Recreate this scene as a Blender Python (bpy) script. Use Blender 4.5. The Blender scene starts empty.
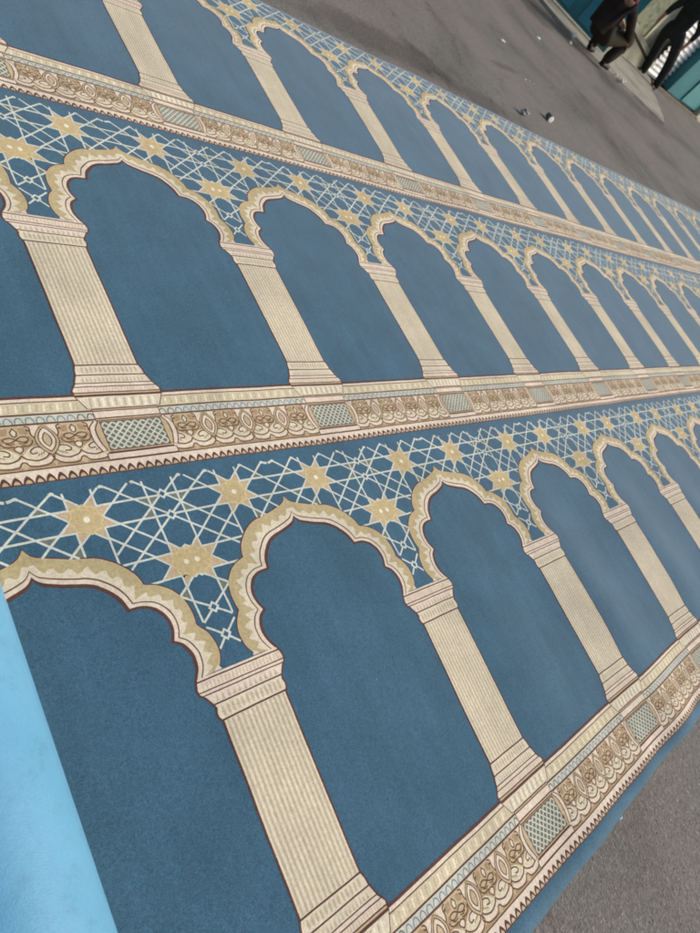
import bpy, bmesh, math, random
import numpy as np
from mathutils import Vector, Matrix, noise
from mathutils.geometry import tessellate_polygon

random.seed(7)
C = bpy.context.scene.collection
S = 0.70                     # one arch of the carpet is 0.70 m wide
ROW = 1.8912                 # pitch of the three rows, in arches
DU, DV = 1/28.0, ROW/53.0    # carpet grid

# ------------------------------------------------------------------ helpers
def lin(c):
    return tuple((v/255/12.92 if v/255 <= 0.04045 else ((v/255+0.055)/1.055)**2.4) for v in c)

def link(o, parent=None):
    C.objects.link(o)
    if parent: o.parent = parent
    return o

def tag(o, label=None, cat=None, group=None, kind=None):
    if label: o['label'] = label
    if cat: o['category'] = cat
    if group: o['group'] = group
    if kind: o['kind'] = kind
    return o

def empty(name, loc, rz=0):
    o = bpy.data.objects.new(name, None); link(o)
    o.location = loc; o.rotation_euler = (0, 0, rz); o.empty_display_size = 0.1
    return o

def mesh_obj(name, bm, mat, parent=None, smooth=False):
    me = bpy.data.meshes.new(name); bm.to_mesh(me); bm.free()
    if mat: me.materials.append(mat)
    if smooth:
        for p in me.polygons: p.use_smooth = True
    return link(bpy.data.objects.new(name, me), parent)

def add_box(bm, x0, x1, y0, y1, z0, z1, bevel=0.0, M=None):
    r = bmesh.ops.create_cube(bm, size=1.0)
    vs = r['verts']
    for v in vs:
        v.co = Vector(((x0+x1)/2+v.co.x*(x1-x0), (y0+y1)/2+v.co.y*(y1-y0), (z0+z1)/2+v.co.z*(z1-z0)))
    if bevel:
        es = list({e for v in vs for e in v.link_edges})
        r2 = bmesh.ops.bevel(bm, geom=es, offset=bevel, segments=2, affect='EDGES', profile=0.6)
        vs = list({v for f in r2['faces'] for v in f.verts} | {v for v in vs if v.is_valid})
    if M:
        for v in vs: v.co = M @ v.co
    return vs

def add_prism(bm, pts, z0, z1, M=None):
    lo = [bm.verts.new((x, y, z0)) for x, y in pts]; hi = [bm.verts.new((x, y, z1)) for x, y in pts]
    n = len(pts)
    bm.faces.new(hi); bm.faces.new(lo[::-1])
    for i in range(n): bm.faces.new((lo[i], lo[(i+1) % n], hi[(i+1) % n], hi[i]))
    if M:
        for v in lo+hi: v.co = M @ v.co

# ------------------------------------------------------------------ materials
def new_mat(name):
    m = bpy.data.materials.new(name); m.use_nodes = True
    nt = m.node_tree; b = nt.nodes['Principled BSDF']
    return m, nt, b

def N(nt, kind, **kw):
    n = nt.nodes.new(kind)
    for k, v in kw.items():
        if k in ('operation', 'data_type', 'blend_type', 'feature', 'noise_dimensions', 'distance'): setattr(n, k, v)
        else: n.inputs[k.replace('_', ' ')].default_value = v
    return n

def ramp(nt, fac, stops):
    r = nt.nodes.new('ShaderNodeValToRGB'); nt.links.new(fac, r.inputs[0])
    e = r.color_ramp.elements
    while len(e) < len(stops): e.new(0.5)
    for el, (p, c) in zip(e, stops):
        el.position = p; el.color = (c if len(c) == 4 else (*c, 1)) if not isinstance(c, float) else (c, c, c, 1)
    return r

def mul(nt, a, b):
    m = nt.nodes.new('ShaderNodeMix'); m.data_type = 'RGBA'; m.blend_type = 'MULTIPLY'
    m.inputs[0].default_value = 1
    for s, i in ((a, 6), (b, 7)):
        if isinstance(s, tuple): m.inputs[i].default_value = (*s, 1)
        else: nt.links.new(s, m.inputs[i])
    return m.outputs[2]

def carpet_mat(name, rgb, speck=0.35, sheen=0.25):
    m, nt, b = new_mat(name)
    tc = nt.nodes.new('ShaderNodeTexCoord'); co = tc.outputs['Object']
    n1 = N(nt, 'ShaderNodeTexNoise', Scale=420.0, Detail=2.0, Roughness=0.7); nt.links.new(co, n1.inputs['Vector'])
    n2 = N(nt, 'ShaderNodeTexNoise', Scale=5.0, Detail=4.0, Roughness=0.6); nt.links.new(co, n2.inputs['Vector'])
    n4 = N(nt, 'ShaderNodeTexNoise', Scale=130.0, Detail=3.0, Roughness=0.6); nt.links.new(co, n4.inputs['Vector'])
    r1 = ramp(nt, n1.outputs[0], [(0.28, 1-speck), (0.72, 1+speck)])
    r2 = ramp(nt, n2.outputs[0], [(0.3, 0.88), (0.7, 1.12)])
    r4 = ramp(nt, n4.outputs[0], [(0.3, 0.87), (0.7, 1.13)])
    mp = nt.nodes.new('ShaderNodeMapping'); mp.inputs['Scale'].default_value = (26, 2.2, 1); mp.inputs['Rotation'].default_value = (0, 0, .06); nt.links.new(co, mp.inputs[0])
    n5 = N(nt, 'ShaderNodeTexNoise', Scale=1.0, Detail=4.0, Roughness=0.6); nt.links.new(mp.outputs[0], n5.inputs['Vector'])
    r5 = ramp(nt, n5.outputs[0], [(0.3, 0.93), (0.7, 1.07)])
    c = mul(nt, mul(nt, mul(nt, mul(nt, lin(rgb), r5.outputs[0]), r1.outputs[0]), r2.outputs[0]), r4.outputs[0])
    if name == 'carpet_blue':
        vo = N(nt, 'ShaderNodeTexVoronoi', Scale=11.0, feature='F1'); nt.links.new(co, vo.inputs['Vector'])
        lt = N(nt, 'ShaderNodeMath', operation='LESS_THAN'); nt.links.new(vo.outputs['Distance'], lt.inputs[0]); lt.inputs[1].default_value = .022
        sp_ = nt.nodes.new('ShaderNodeSeparateColor'); nt.links.new(vo.outputs['Color'], sp_.inputs[0])
        gt = N(nt, 'ShaderNodeMath', operation='GREATER_THAN'); nt.links.new(sp_.outputs[0], gt.inputs[0]); gt.inputs[1].default_value = .90
        ml = N(nt, 'ShaderNodeMath', operation='MULTIPLY'); nt.links.new(lt.outputs[0], ml.inputs[0]); nt.links.new(gt.outputs[0], ml.inputs[1])
        mx = nt.nodes.new('ShaderNodeMix'); mx.data_type = 'RGBA'; nt.links.new(ml.outputs[0], mx.inputs[0]); nt.links.new(c, mx.inputs[6]); mx.inputs[7].default_value = (.30, .33, .35, 1); c = mx.outputs[2]
    nt.links.new(c, b.inputs['Base Color'])
    b.inputs['Roughness'].default_value = 1.0
    b.inputs['Specular IOR Level'].default_value = 0.1
    b.inputs['Sheen Weight'].default_value = sheen
    b.inputs['Sheen Roughness'].default_value = 0.45
    bp = N(nt, 'ShaderNodeBump', Strength=0.35, Distance=0.002)
    nt.links.new(n1.outputs[0], bp.inputs['Height']); nt.links.new(bp.outputs[0], b.inputs['Normal'])
    return m

def plain_mat(name, rgb, rough=0.7, var=0.15, scale=8.0, spec=0.3, dirt=None, bump=0.0):
    m, nt, b = new_mat(name)
    tc = nt.nodes.new('ShaderNodeTexCoord'); co = tc.outputs['Object']
    n1 = N(nt, 'ShaderNodeTexNoise', Scale=scale, Detail=6.0, Roughness=0.65); nt.links.new(co, n1.inputs['Vector'])
    r1 = ramp(nt, n1.outputs[0], [(0.3, 1-var), (0.7, 1+var)])
    c = mul(nt, lin(rgb), r1.outputs[0])
    if dirt:
        n2 = N(nt, 'ShaderNodeTexNoise', Scale=scale*0.35, Detail=5.0, Roughness=0.7); nt.links.new(co, n2.inputs['Vector'])
        r2 = ramp(nt, n2.outputs[0], [(0.45, 0.0), (0.68, 1.0)])
        mx = nt.nodes.new('ShaderNodeMix'); mx.data_type = 'RGBA'
        nt.links.new(r2.outputs[0], mx.inputs[0]); nt.links.new(c, mx.inputs[6]); mx.inputs[7].default_value = (*lin(dirt), 1)
        c = mx.outputs[2]
    nt.links.new(c, b.inputs['Base Color'])
    b.inputs['Roughness'].default_value = rough; b.inputs['Specular IOR Level'].default_value = spec
    if bump:
        bp = N(nt, 'ShaderNodeBump', Strength=bump, Distance=0.01)
        nt.links.new(n1.outputs[0], bp.inputs['Height']); nt.links.new(bp.outputs[0], b.inputs['Normal'])
    return m

def asphalt_mat():
    m, nt, b = new_mat('dusty_asphalt')
    tc = nt.nodes.new('ShaderNodeTexCoord'); co = tc.outputs['Object']
    g = N(nt, 'ShaderNodeTexVoronoi', Scale=170.0, feature='F1'); nt.links.new(co, g.inputs['Vector'])
    rg = ramp(nt, g.outputs['Color'], [(0.0, 0.62), (0.72, 1.02), (0.88, 1.18), (0.97, 1.7)])
    f = N(nt, 'ShaderNodeTexNoise', Scale=60.0, Detail=6.0, Roughness=0.75); nt.links.new(co, f.inputs['Vector'])
    rf = ramp(nt, f.outputs[0], [(0.25, 0.66), (0.75, 1.34)])
    l = N(nt, 'ShaderNodeTexNoise', Scale=0.55, Detail=7.0, Roughness=0.62, Distortion=0.6); nt.links.new(co, l.inputs['Vector'])
    rl = ramp(nt, l.outputs[0], [(0.30, 0.58), (0.40, 0.86), (0.48, 1.0), (0.75, 1.12)])
    l2 = N(nt, 'ShaderNodeTexNoise', Scale=3.2, Detail=6.0, Roughness=0.7); nt.links.new(co, l2.inputs['Vector'])
    rl2 = ramp(nt, l2.outputs[0], [(0.32, 0.87), (0.45, 1.0), (0.7, 1.06)])
    tint = N(nt, 'ShaderNodeTexNoise', Scale=1.1, Detail=3.0); nt.links.new(co, tint.inputs['Vector'])
    rt = ramp(nt, tint.outputs[0], [(0.35, lin((113, 112, 106))), (0.65, lin((121, 114, 108)))])
    c = mul(nt, rt.outputs[0], rg.outputs[0]); c = mul(nt, c, rf.outputs[0]); c = mul(nt, c, rl.outputs[0]); c = mul(nt, c, rl2.outputs[0])
    dn = N(nt, 'ShaderNodeTexNoise', Scale=2.6, Detail=6.0, Roughness=0.65); nt.links.new(co, dn.inputs['Vector'])
    for (x, y, rx, ry, a, k) in ((3.0, 4.02, 1.1, .22, .10, .62), (4.1, 3.9, .75, .16, .0, .66), (5.32, 4.80, .42, .07, .2, .68), (8.5, 7.3, .55, .35, .8, .60), (1.6, 4.3, .9, .4, .1, .75), (7.2, 4.9, 1.5, .3, .35, .85), (1.5, -.75, .6, .25, .7, .82), (10.6, 6.3, 1.2, .35, -.3, .72)):
        mp = nt.nodes.new('ShaderNodeMapping'); mp.vector_type = 'TEXTURE'
        mp.inputs['Location'].default_value = (x, y, 0); mp.inputs['Rotation'].default_value = (0, 0, a); mp.inputs['Scale'].default_value = (rx, ry, 1)
        nt.links.new(co, mp.inputs[0])
        ln = nt.nodes.new('ShaderNodeVectorMath'); ln.operation = 'LENGTH'; nt.links.new(mp.outputs[0], ln.inputs[0])
        sm = N(nt, 'ShaderNodeMath', operation='MULTIPLY_ADD'); nt.links.new(dn.outputs[0], sm.inputs[0]); sm.inputs[1].default_value = 1.9; nt.links.new(ln.outputs[1], sm.inputs[2])
        rr = ramp(nt, sm.outputs[0], [(0.0, float(k)), (0.72, float(k)), (1.0, 1.0)])
        dv_ = N(nt, 'ShaderNodeMath', operation='DIVIDE'); nt.links.new(sm.outputs[0], dv_.inputs[0]); dv_.inputs[1].default_value = 2.0
        nt.links.new(dv_.outputs[0], rr.inputs[0]); c = mul(nt, c, rr.outputs[0])
    cr = N(nt, 'ShaderNodeTexVoronoi', Scale=.45, feature='DISTANCE_TO_EDGE'); 
    wp = N(nt, 'ShaderNodeTexNoise', Scale=1.7, Detail=5.0); nt.links.new(co, wp.inputs['Vector'])
    va = nt.nodes.new('ShaderNodeVectorMath'); va.operation = 'ADD'; nt.links.new(co, va.inputs[0]); nt.links.new(wp.outputs['Color'], va.inputs[1]); nt.links.new(va.outputs[0], cr.inputs['Vector'])
    rc = ramp(nt, cr.outputs['Distance'], [(0.0, 0.72), (0.006, 1.0)]); c = mul(nt, c, rc.outputs[0])
    nt.links.new(c, b.inputs['Base Color'])
    b.inputs['Roughness'].default_value = 0.92; b.inputs['Specular IOR Level'].default_value = 0.2
    ad = N(nt, 'ShaderNodeMath', operation='ADD'); nt.links.new(g.outputs['Distance'], ad.inputs[0]); nt.links.new(f.outputs[0], ad.inputs[1])
    bp = N(nt, 'ShaderNodeBump', Strength=0.55, Distance=0.004)
    nt.links.new(ad.outputs[0], bp.inputs['Height']); nt.links.new(bp.outputs[0], b.inputs['Normal'])
    return m

K = {}
for nm, rgb, sp, sh in [
    ('blue',  (61, 95, 114), .42, .30), ('mint',  (203, 206, 192), .16, .05), ('tan',   (192, 172, 128), .18, .05),
    ('gold',  (206, 186, 136), .12, .05), ('cream', (214, 202, 176), .15, .05), ('pink',  (218, 202, 180), .14, .05),
    ('brown', (94, 64, 57), .25, .08), ('umber', (106, 80, 60), .22, .05), ('stripe',(186, 173, 146), .18, .05),
    ('olive', (184, 167, 126), .18, .05), ('sand',  (190, 169, 136), .18, .05), ('panel', (104, 112, 102), .2, .05),
    ('pale',  (198, 194, 174), .16, .05), ('wedge', (114, 120, 108), .2, .05), ('mould', (204, 191, 158), .16, .05),
    ('shade', (166, 141, 108), .2, .05), ('bluet', (116, 138, 150), .2, .05), ('dot',   (230, 220, 194), .1, .05)]:
    K[nm] = carpet_mat('carpet_'+nm, rgb, sp, sh)
KN = list(K)

# ------------------------------------------------------------------ carpet surface
def bumpf(x, c, w): return math.exp(-((x-c)/w)**2)
def sstep(a, b, x):
    t = min(1, max(0, (x-a)/(b-a))); return t*t*(3-2*t)
def W(u, v):
    """height of the cloth above the ground, metres"""
    z = 0.010
    fade = 1-sstep(5.5, 6.9, u)
    z += 0.022*bumpf(u, 0.15, 1.1)*bumpf(v, 0.85, 0.42)*fade
    e = sstep(0.9, 2.0, u)*(1-sstep(4.2, 6.0, u))*(1-sstep(0.55, 1.35, v))
    wv = 0.5+0.5*math.sin(2*math.pi*(u*0.98+0.10*v)+0.3)
    z += 0.030*e*(0.45+0.55*sstep(-.05, .35, v))*wv**1.4
    e2 = sstep(0.6, 1.4, u)*(1-sstep(4.5, 6.0, u))*(1-sstep(-0.36, -0.12, v))
    z += 0.009*e2*(0.5+0.5*math.sin(2*math.pi*u*1.75+1.0))
    nz = noise.noise(Vector((u*1.5, v*1.2, 3.1)))*0.5+0.5
    z += 0.012*nz*fade
    return z
_gc = {}
def Wg(i, j):
    k = (i, j)
    if k not in _gc: _gc[k] = W(i*DU, j*DV)
    return _gc[k]
def height(u, v):
    a = u/DU; b = v/DV
    i = math.floor(a+1e-6); j = math.floor(b+1e-6)
    fa = min(1, max(0, a-i)); fb = min(1, max(0, b-j))
    return ((Wg(i, j)*(1-fa)+Wg(i+1, j)*fa)*(1-fb)+(Wg(i, j+1)*(1-fa)+Wg(i+1, j+1)*fa)*fb)

# ------------------------------------------------------------------ carpet pattern (one arch, u -0.5..0.5)
LAY = 0.00013
polys = []                                   # (points, material, z)
def poly(pts, mat, lay, mirror=True):
    polys.append((pts, mat, lay*LAY))
    if mirror: polys.append(([(-u, v) for u, v in pts][::-1], mat, lay*LAY))
def rect(u0, u1, v0, v1, mat, lay, mirror=False): poly([(u0, v0), (u1, v0), (u1, v1), (u0, v1)], mat, lay, mirror)
def stroke(pts, w, mat, lay, mirror=True, closed=False):
    P = [Vector(p) for p in pts]; n = len(P); L = []; R = []
    for i in range(n):
        if closed: a, b = P[(i-1) % n], P[(i+1) % n]; d1 = (P[i]-a); d2 = (b-P[i])
        else: d1 = P[i]-P[i-1] if i else P[1]-P[0]; d2 = P[i+1]-P[i] if i < n-1 else P[i]-P[i-1]
        d1 = d1.normalized(); d2 = d2.normalized(); t = d1+d2
        t = t.normalized() if t.length > 1e-3 else d1
        nn = Vector((-t.y, t.x)); s = min(2.2, 1/max(0.4, abs(nn.dot(Vector((-d1.y, d1.x))))))
        L.append(P[i]+nn*w*0.5*s); R.append(P[i]-nn*w*0.5*s)
    for i in range(n if closed else n-1):
        j = (i+1) % n
        poly([tuple(R[i]), tuple(R[j]), tuple(L[j]), tuple(L[i])], mat, lay, mirror)
def crom(pts, n=5):
    P = [Vector(p) for p in pts]; P = [P[0]*2-P[1]]+P+[P[-1]*2-P[-2]]; out = []
    for i in range(1, len(P)-2):
        for k in range(n):
            t = k/n; a, b, c, d = P[i-1:i+3]
            out.append(tuple(0.5*((2*b)+(c-a)*t+(2*a-5*b+4*c-d)*t*t+(3*b-a-3*c+d)*t**3)))
    out.append(tuple(P[-2])); return out
def resample(pts, n):
    P = np.array(pts); d = np.concatenate([[0], np.cumsum(np.hypot(*np.diff(P, axis=0).T))])
    t = np.linspace(0, d[-1], n)
    return list(zip(np.interp(t, d, P[:, 0]), np.interp(t, d, P[:, 1])))

# arch lobes as (distance from the tip axis, v)
OUT = [[(0, 1.374), (.012, 1.355), (.03, 1.342), (.084, 1.325), (.138, 1.310), (.197, 1.297), (.248, 1.267), (.285, 1.229), (.301, 1.201), (.307, 1.176)],
       [(.307, 1.176), (.350, 1.161), (.387, 1.133), (.410, 1.100), (.420, 1.064), (.421, 1.030), (.417, 1.002)],
       [(.417, 1.002), (.440, .972), (.452, .940), (.454, .912), (.447, .880), (.428, .848)]]
INN = [[(0, 1.279), (.012, 1.264), (.03, 1.252), (.083, 1.234), (.133, 1.221), (.170, 1.202), (.205, 1.166), (.220, 1.140), (.229, 1.109)],
       [(.229, 1.109), (.264, 1.108), (.300, 1.096), (.325, 1.069), (.336, 1.040), (.335, 1.008), (.320, .975)],
       [(.320, .975), (.343, .960), (.356, .940), (.363, .915), (.361, .885), (.352, .862), (.338, .840)]]
NS = [26, 18, 16]
Oc = []; Ic = []
for o, i, n in zip(OUT, INN, NS):
    Oc.append(resample(crom(o), n+1)); Ic.append(resample(crom(i), n+1))
def nrm_shift(pts, d):
    P = np.array(pts); T = np.gradient(P, axis=0); T /= np.linalg.norm(T, axis=1)[:, None]
    Q = P+np.stack([-T[:, 1], T[:, 0]], 1)*d       # to the left of travel = outwards here
    Q[:, 0] = np.maximum(Q[:, 0], 0)
    return [tuple(q) for q in Q]
tu = lambda pts: [(0.5-a, b) for a, b in pts]
def band(A, B, mat, lay):
    for k in range(len(A)-1): poly([A[k], B[k], B[k+1], A[k+1]], mat, lay)
outer_all = []
for li in range(3):
    o, i = Oc[li], Ic[li]; n = len(o)
    P = lambda s: tu([(o[k][0]*s+i[k][0]*(1-s), o[k][1]*s+i[k][1]*(1-s)) for k in range(n)])
    band(P(1.05), P(-0.05), 'brown', 1)            # outlines show at both sides
    band(P(1.0), P(.965), 'sand', 2.0)
    band(P(.965), P(0.30), 'olive', 2.0)
    band(P(0.30), P(0.245), 'umber', 2.0)
    band(P(0.245), P(0.085), 'pink', 2.0)
    band(P(0.085), P(-0.04), 'brown', 2.0)
    # pale toothed inner half
    nt_ = [7, 5, 4][li]
    z = []
    for k in range(n):
        ph = (k/(n-1)*nt_) % 1.0
        z.append(0.42+0.30*(1-abs(2*ph-1))**1.1)
    zz = tu([(o[k][0]*z[k]+i[k][0]*(1-z[k]), o[k][1]*z[k]+i[k][1]*(1-z[k])) for k in range(n)])
    band(zz, P(0.30), 'cream', 3)
    outer_all += tu(Oc[li])
# height of the arch's outer line at u (largest v) to clip the lattice
def in_arch(u, v):
    u = abs(u); pts = outer_all+[(0.085, .80), (0.5, .80)]
    c = False; n = len(pts)
    for k in range(n):
        (x1, y1), (x2, y2) = pts[k], pts[(k+1) % n]
        if (y1 > v) != (y2 > v) and u < (x2-x1)*(v-y1)/(y2-y1)+x1: c = not c
    return c
LINES = []
def lat(a, b, lay, w=0.0073):
    LINES.append((Vector(a), Vector(b)))
    a = Vector(a); b = Vector(b); n = 160; run = None
    for k in range(n+1):
        p = a.lerp(b, k/n)
        ok = not in_arch(p.x, p.y) and p.y > .86
        if ok and run is None: run = p
        if (not ok or k == n) and run is not None:
            e = p
            if (e-run).length > 0.012: stroke([tuple(run), tuple(e)], w, 'mint', lay)
            run = None
TOP = 1.533
cu, cv = .286, 1.430
lat((.014, 1.470), (.5, 1.470), .9); lat((.012, 1.393), (.5, 1.393), .9)
lat((.240, TOP), (.240, .9), .6); lat((.332, TOP), (.332, .9), .6); lat((.057, TOP), (.057, 1.002), .6)
def sl(p, m, u0, u1, lay): lat((u0, p[1]+m*(u0-p[0])), (u1, p[1]+m*(u1-p[0])), lay)
sl((cu, 1.474), .81, .06, cu+(TOP-1.474)/.81, 1.2); sl((cu, 1.390), .80, .115, cu+(TOP-1.390)/.80, 1.2)
sl((.5, 1.431), .82, .30, .5, 1.2)
sl((cu, 1.474), -.83, cu-(TOP-1.474)/.83, .5, 1.5); sl((cu, 1.388), -.82, cu-(TOP-1.388)/.82, .5, 1.5)
sl((.371, TOP), -.80, .371, .5, 1.5)
lat((0, 1.391), (.194, TOP), 1.2); lat((0, 1.391), (.21, 1.232), 1.5)
lat((0, 1.470), (.083, TOP), 1.2); lat((0, 1.478), (.235, 1.292), 1.5)
lat((.118, 1.253), (.30, 1.253), .9); lat((.125, 1.170), (.30, 1.170), .9)
lat((.02, 1.158), (.125, 1.082), 1.5); lat((0, 1.040), (.095, 1.104), 1.2); lat((0, 1.040), (.055, 1.000), 1.5)
lat((0, .940), (.055, .985), 1.2); lat((0, .943), (.040, .905), 1.5)
for vk in (1.391, 1.474, 1.040, .943):
    stroke([(0, vk+.016), (.016, vk), (0, vk-.016), (-.016, vk)], .0075, 'mint', 1.9, False, True)
    poly([(0, vk+.011), (.011, vk), (0, vk-.011), (-.011, vk)], 'blue', 2.2, False)
for (a, b) in (((.195, TOP), (.212, TOP)), ((.083, TOP), (.097, TOP)), ((.356, TOP), (.371, TOP)), ((.464, TOP), (.480, TOP))):
    stroke([a, ((a[0]+b[0])/2, TOP+.004), b], .010, 'mint', 1.8)
for a in ((.497, TOP-.004),): stroke([(.481, TOP), a], .010, 'mint', 1.8)
# small olive wedges in the little triangles where three lattice lines meet
def isect(p, q):
    (a, b), (c, d) = p, q; e, f = b-a, d-c; k = e.x*f.y-e.y*f.x
    if abs(k) < 1e-6: return None
    t = ((c-a).x*f.y-(c-a).y*f.x)/k; w_ = ((c-a).x*e.y-(c-a).y*e.x)/k
    return a+e*t if -.01 <= t <= 1.01 and -.01 <= w_ <= 1.01 else None
for i1 in range(len(LINES)):
    for i2 in range(i1):
        for i3 in range(i2):
            T_ = [isect(LINES[i1], LINES[i2]), isect(LINES[i2], LINES[i3]), isect(LINES[i1], LINES[i3])]
            if any(t is None for t in T_): continue
            ar = abs((T_[1]-T_[0]).cross(T_[2]-T_[0]))/2
            if not .00008 < ar < .0011: continue
            ctr = (T_[0]+T_[1]+T_[2])/3
            if in_arch(ctr.x, ctr.y) or ctr.x > .497 or ctr.x < .004 or (ctr-Vector((.286, 1.43))).length < .11 or (Vector((ctr.x*.75, ctr.y))-Vector((0, 1.213))).length < .09: continue
            cut_ = False
            for i4 in range(len(LINES)):
                if i4 in (i1, i2, i3): continue
                a, b = LINES[i4]; d_ = (b-a).normalized()
                ss = [d_.cross(t-a) for t in T_]
                pr = (ctr-a).dot(d_)
                if min(ss) < -.004 and max(ss) > .004 and 0 < pr < (b-a).length: cut_ = True
            if not cut_:
                q_ = [tuple(ctr+(t-ctr)*.92) for t in T_]
                poly(q_ if (T_[1]-T_[0]).cross(T_[2]-T_[0]) > 0 else q_[::-1], 'wedge', .3)
def star(cx, cy, tips, notch, lay, wide=False):
    P = []
    for t, n_ in zip(tips, notch): P += [(cx+t[0], cy+t[1]), (cx+n_[0], cy+n_[1])]
    return P
R8, r8 = .102, .052
q1 = [(.095, .0385), (.046, .083)]; n1_ = [(.046, .0395), (0, .046)]
tp = [q1[0], q1[1], (-.046, .083), (-.095, .0385), (-.095, -.0385), (-.046, -.083), (.046, -.083), (.095, -.0385)]
nc = [(.046, .0395), (0, .045), (-.046, .0395), (-.054, 0), (-.046, -.0395), (0, -.045), (.046, -.0395), (.054, 0)]
sp = star(cu, cv, tp, nc, 2)
poly(sp, 'sand', 1.8)
stroke(sp, .0062, 'mint', 2.4, True, True)
disk = [(cu+(.049+.004*math.cos(8*a))*math.cos(a), cv+(.047+.004*math.cos(8*a))*math.sin(a)) for a in np.linspace(0, 2*math.pi, 32, endpoint=False)]
poly(disk, 'tan', 3.0)
stroke([(cu+(a-cu)*1.03, cv+(b-cv)*1.03) for a, b in disk], .0055, 'gold', 3.3, True, True)
stroke([(cu+.030*math.cos(a), cv+.028*math.sin(a)) for a in np.linspace(0, 2*math.pi, 14, endpoint=False)], .004, 'olive', 3.3, True, True)
poly([(cu+.011*math.cos(a), cv+.011*math.sin(a)) for a in np.linspace(0, 2*math.pi, 8, endpoint=False)], 'dot', 3.5)
sv = 1.213
half = [(.012, sv+.052), (.022, sv+.050), (.057, sv+.082), (.058, sv+.041), (.122, sv+.040), (.078, sv), (.128, sv-.043), (.058, sv-.043), (.057, sv-.087), (.022, sv-.052), (.012, sv-.058)]
sp2 = half+[(0, sv-.050)]+[(-a, b) for a, b in half[::-1]]+[(0, sv+.060)]
poly(sp2, 'sand', 1.8, False); stroke(sp2, .0062, 'mint', 2.4, False, True)
d2 = [((.070+.005*math.cos(10*a))*math.cos(a), sv+(.049+.004*math.cos(10*a))*math.sin(a)) for a in np.linspace(0, 2*math.pi, 40, endpoint=False)]
poly(d2, 'tan', 3.0, False); stroke([(1.03*a, sv+1.04*(b-sv)) for a, b in d2], .0055, 'gold', 3.3, False, True)
poly([(.021+.010*math.cos(a), sv+.010*math.sin(a)) for a in np.linspace(0, 2*math.pi, 8, endpoint=False)], 'dot', 3.5)

# column -------------------------------------------------------------
colo = [(.172, .0), (.174, .019), (.166, .030), (.156, .044), (.149, .060), (.139, .085), (.136, .105), (.127, .130), (.1265, .70), (.136, .715), (.138, .728), (.133, .742), (.139, .757), (.149, .772), (.156, .783), (.170, .796), (.173, .812), (.168, .830), (.163, .842)]
full = [(a, b) for a, b in colo]+[(-a, b) for a, b in colo[::-1]]
for k in range(len(colo)-1):
    a, b = colo[k], colo[k+1]; poly([(-a[0], a[1]), (a[0], a[1]), (b[0], b[1]), (-b[0], b[1])], 'brown', 3.4, False)
def colband(v0, v1, mat, lay=4.0, inset=.0075):
    vs = [v0]+[b for a, b in colo if v0 < b < v1]+[v1]
    ha = lambda v: np.interp(v, [b for a, b in colo], [a for a, b in colo])-inset
    for p, q in zip(vs, vs[1:]): poly([(-ha(p), p), (ha(p), p), (ha(q), q), (-ha(q), q)], mat, lay, False)
for v0, v1, mat in ((.0005, .0065, 'sand'), (.011, .031, 'pink'), (.035, .046, 'pink'), (.050, .080, 'cream'), (.085, .123, 'cream'), (.129, .701, 'cream'), (.707, .752, 'cream'), (.757, .787, 'pink'), (.791, .799, 'pink'), (.803, .831, 'pink'), (.836, .843, 'pink')):
    colband(v0, v1, mat)
for k in range(13):
    u = -.1165+(k+.5)*.233/13
    rect(u-.0042, u+.0042, .131, .699, 'stripe', 5.0)
def beads(v0, v1, hw, n, mat, kind):
    for k in range(n):
        u = -hw+(k+.5)*2*hw/n; w = hw/n*.62; h = (v1-v0)/2; c = (v0+v1)/2
        if kind == 'oval': p = [(u+w*math.cos(a), c+h*math.sin(a)) for a in np.linspace(0, 2*math.pi, 8, endpoint=False)]
        elif kind == 'tri': p = [(u-w, v0), (u+w, v0), (u, v1)]
        else: p = [(u-w*.55, v0), (u+w*.1, v0), (u+w*.55, v1), (u-w*.1, v1)]
        poly(p, mat, 5.0, False)
beads(.090, .118, .112, 13, 'stripe', 'oval'); beads(.054, .076, .122, 16, 'stripe', 'tri'); beads(.014, .028, .150, 26, 'sand', 'bar')
beads(.712, .746, .118, 13, 'stripe', 'oval'); beads(.760, .782, .124, 12, 'stripe', 'tri'); beads(.806, .826, .152, 22, 'sand', 'bar')
# small feet of the band on the capital
poly([(.062, .846), (.090, .846), (.070, .862)], 'pink', 2.6)

# lower border -------------------------------------------------------
rect(-.5, .5, -.3135, .005, 'brown', 2.5)
def strip(v0, v1, mat, lay=3.5, u0=-.5, u1=.5): rect(u0, u1, v0, v1, mat, lay)
strip(-.0165, -.005, 'pink'); strip(-.0625, -.0205, 'mould'); strip(-.098, -.069, 'pale'); strip(-.2625, -.1045, 'sand'); strip(-.283, -.2675, 'pink'); strip(-.309, -.283, 'pink', 3.5)
for k in range(44):                                   # light flecks of the moulding
    u = -.5+(k+.5)/44
    if abs(u) < .165: continue
    poly([(u-.006, -.056), (u+.001, -.056), (u+.006, -.028), (u-.001, -.028)], 'dot' if k % 2 else 'stripe', 4.0, False)
for k in range(29):                                   # scallops
    u = -.5+(k+.5)/29
    if abs(u) < .130: continue
    arc = [(u+.0135*math.cos(a), -.0975+.022*math.sin(a)) for a in np.linspace(math.pi, 0, 7)]
    stroke(arc, .0045, 'bluet' if abs(u) > .2 else 'panel', 4.0, False)
for k in range(29):                                   # dark pointed teeth at the edge
    u = -.5+(k+.5)/29; w = .0172
    poly([(u-w, -.309), (u+w, -.309), (u+w*.72, -.296), (u+w*.35, -.287), (u, -.2825), (u-w*.35, -.287), (u-w*.72, -.296)], 'brown', 4.0, False)
    poly([(u-w*.60, -.309), (u+w*.60, -.309), (u+w*.40, -.301), (u, -.2955), (u-w*.40, -.301)], 'sand', 4.5, False)
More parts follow.
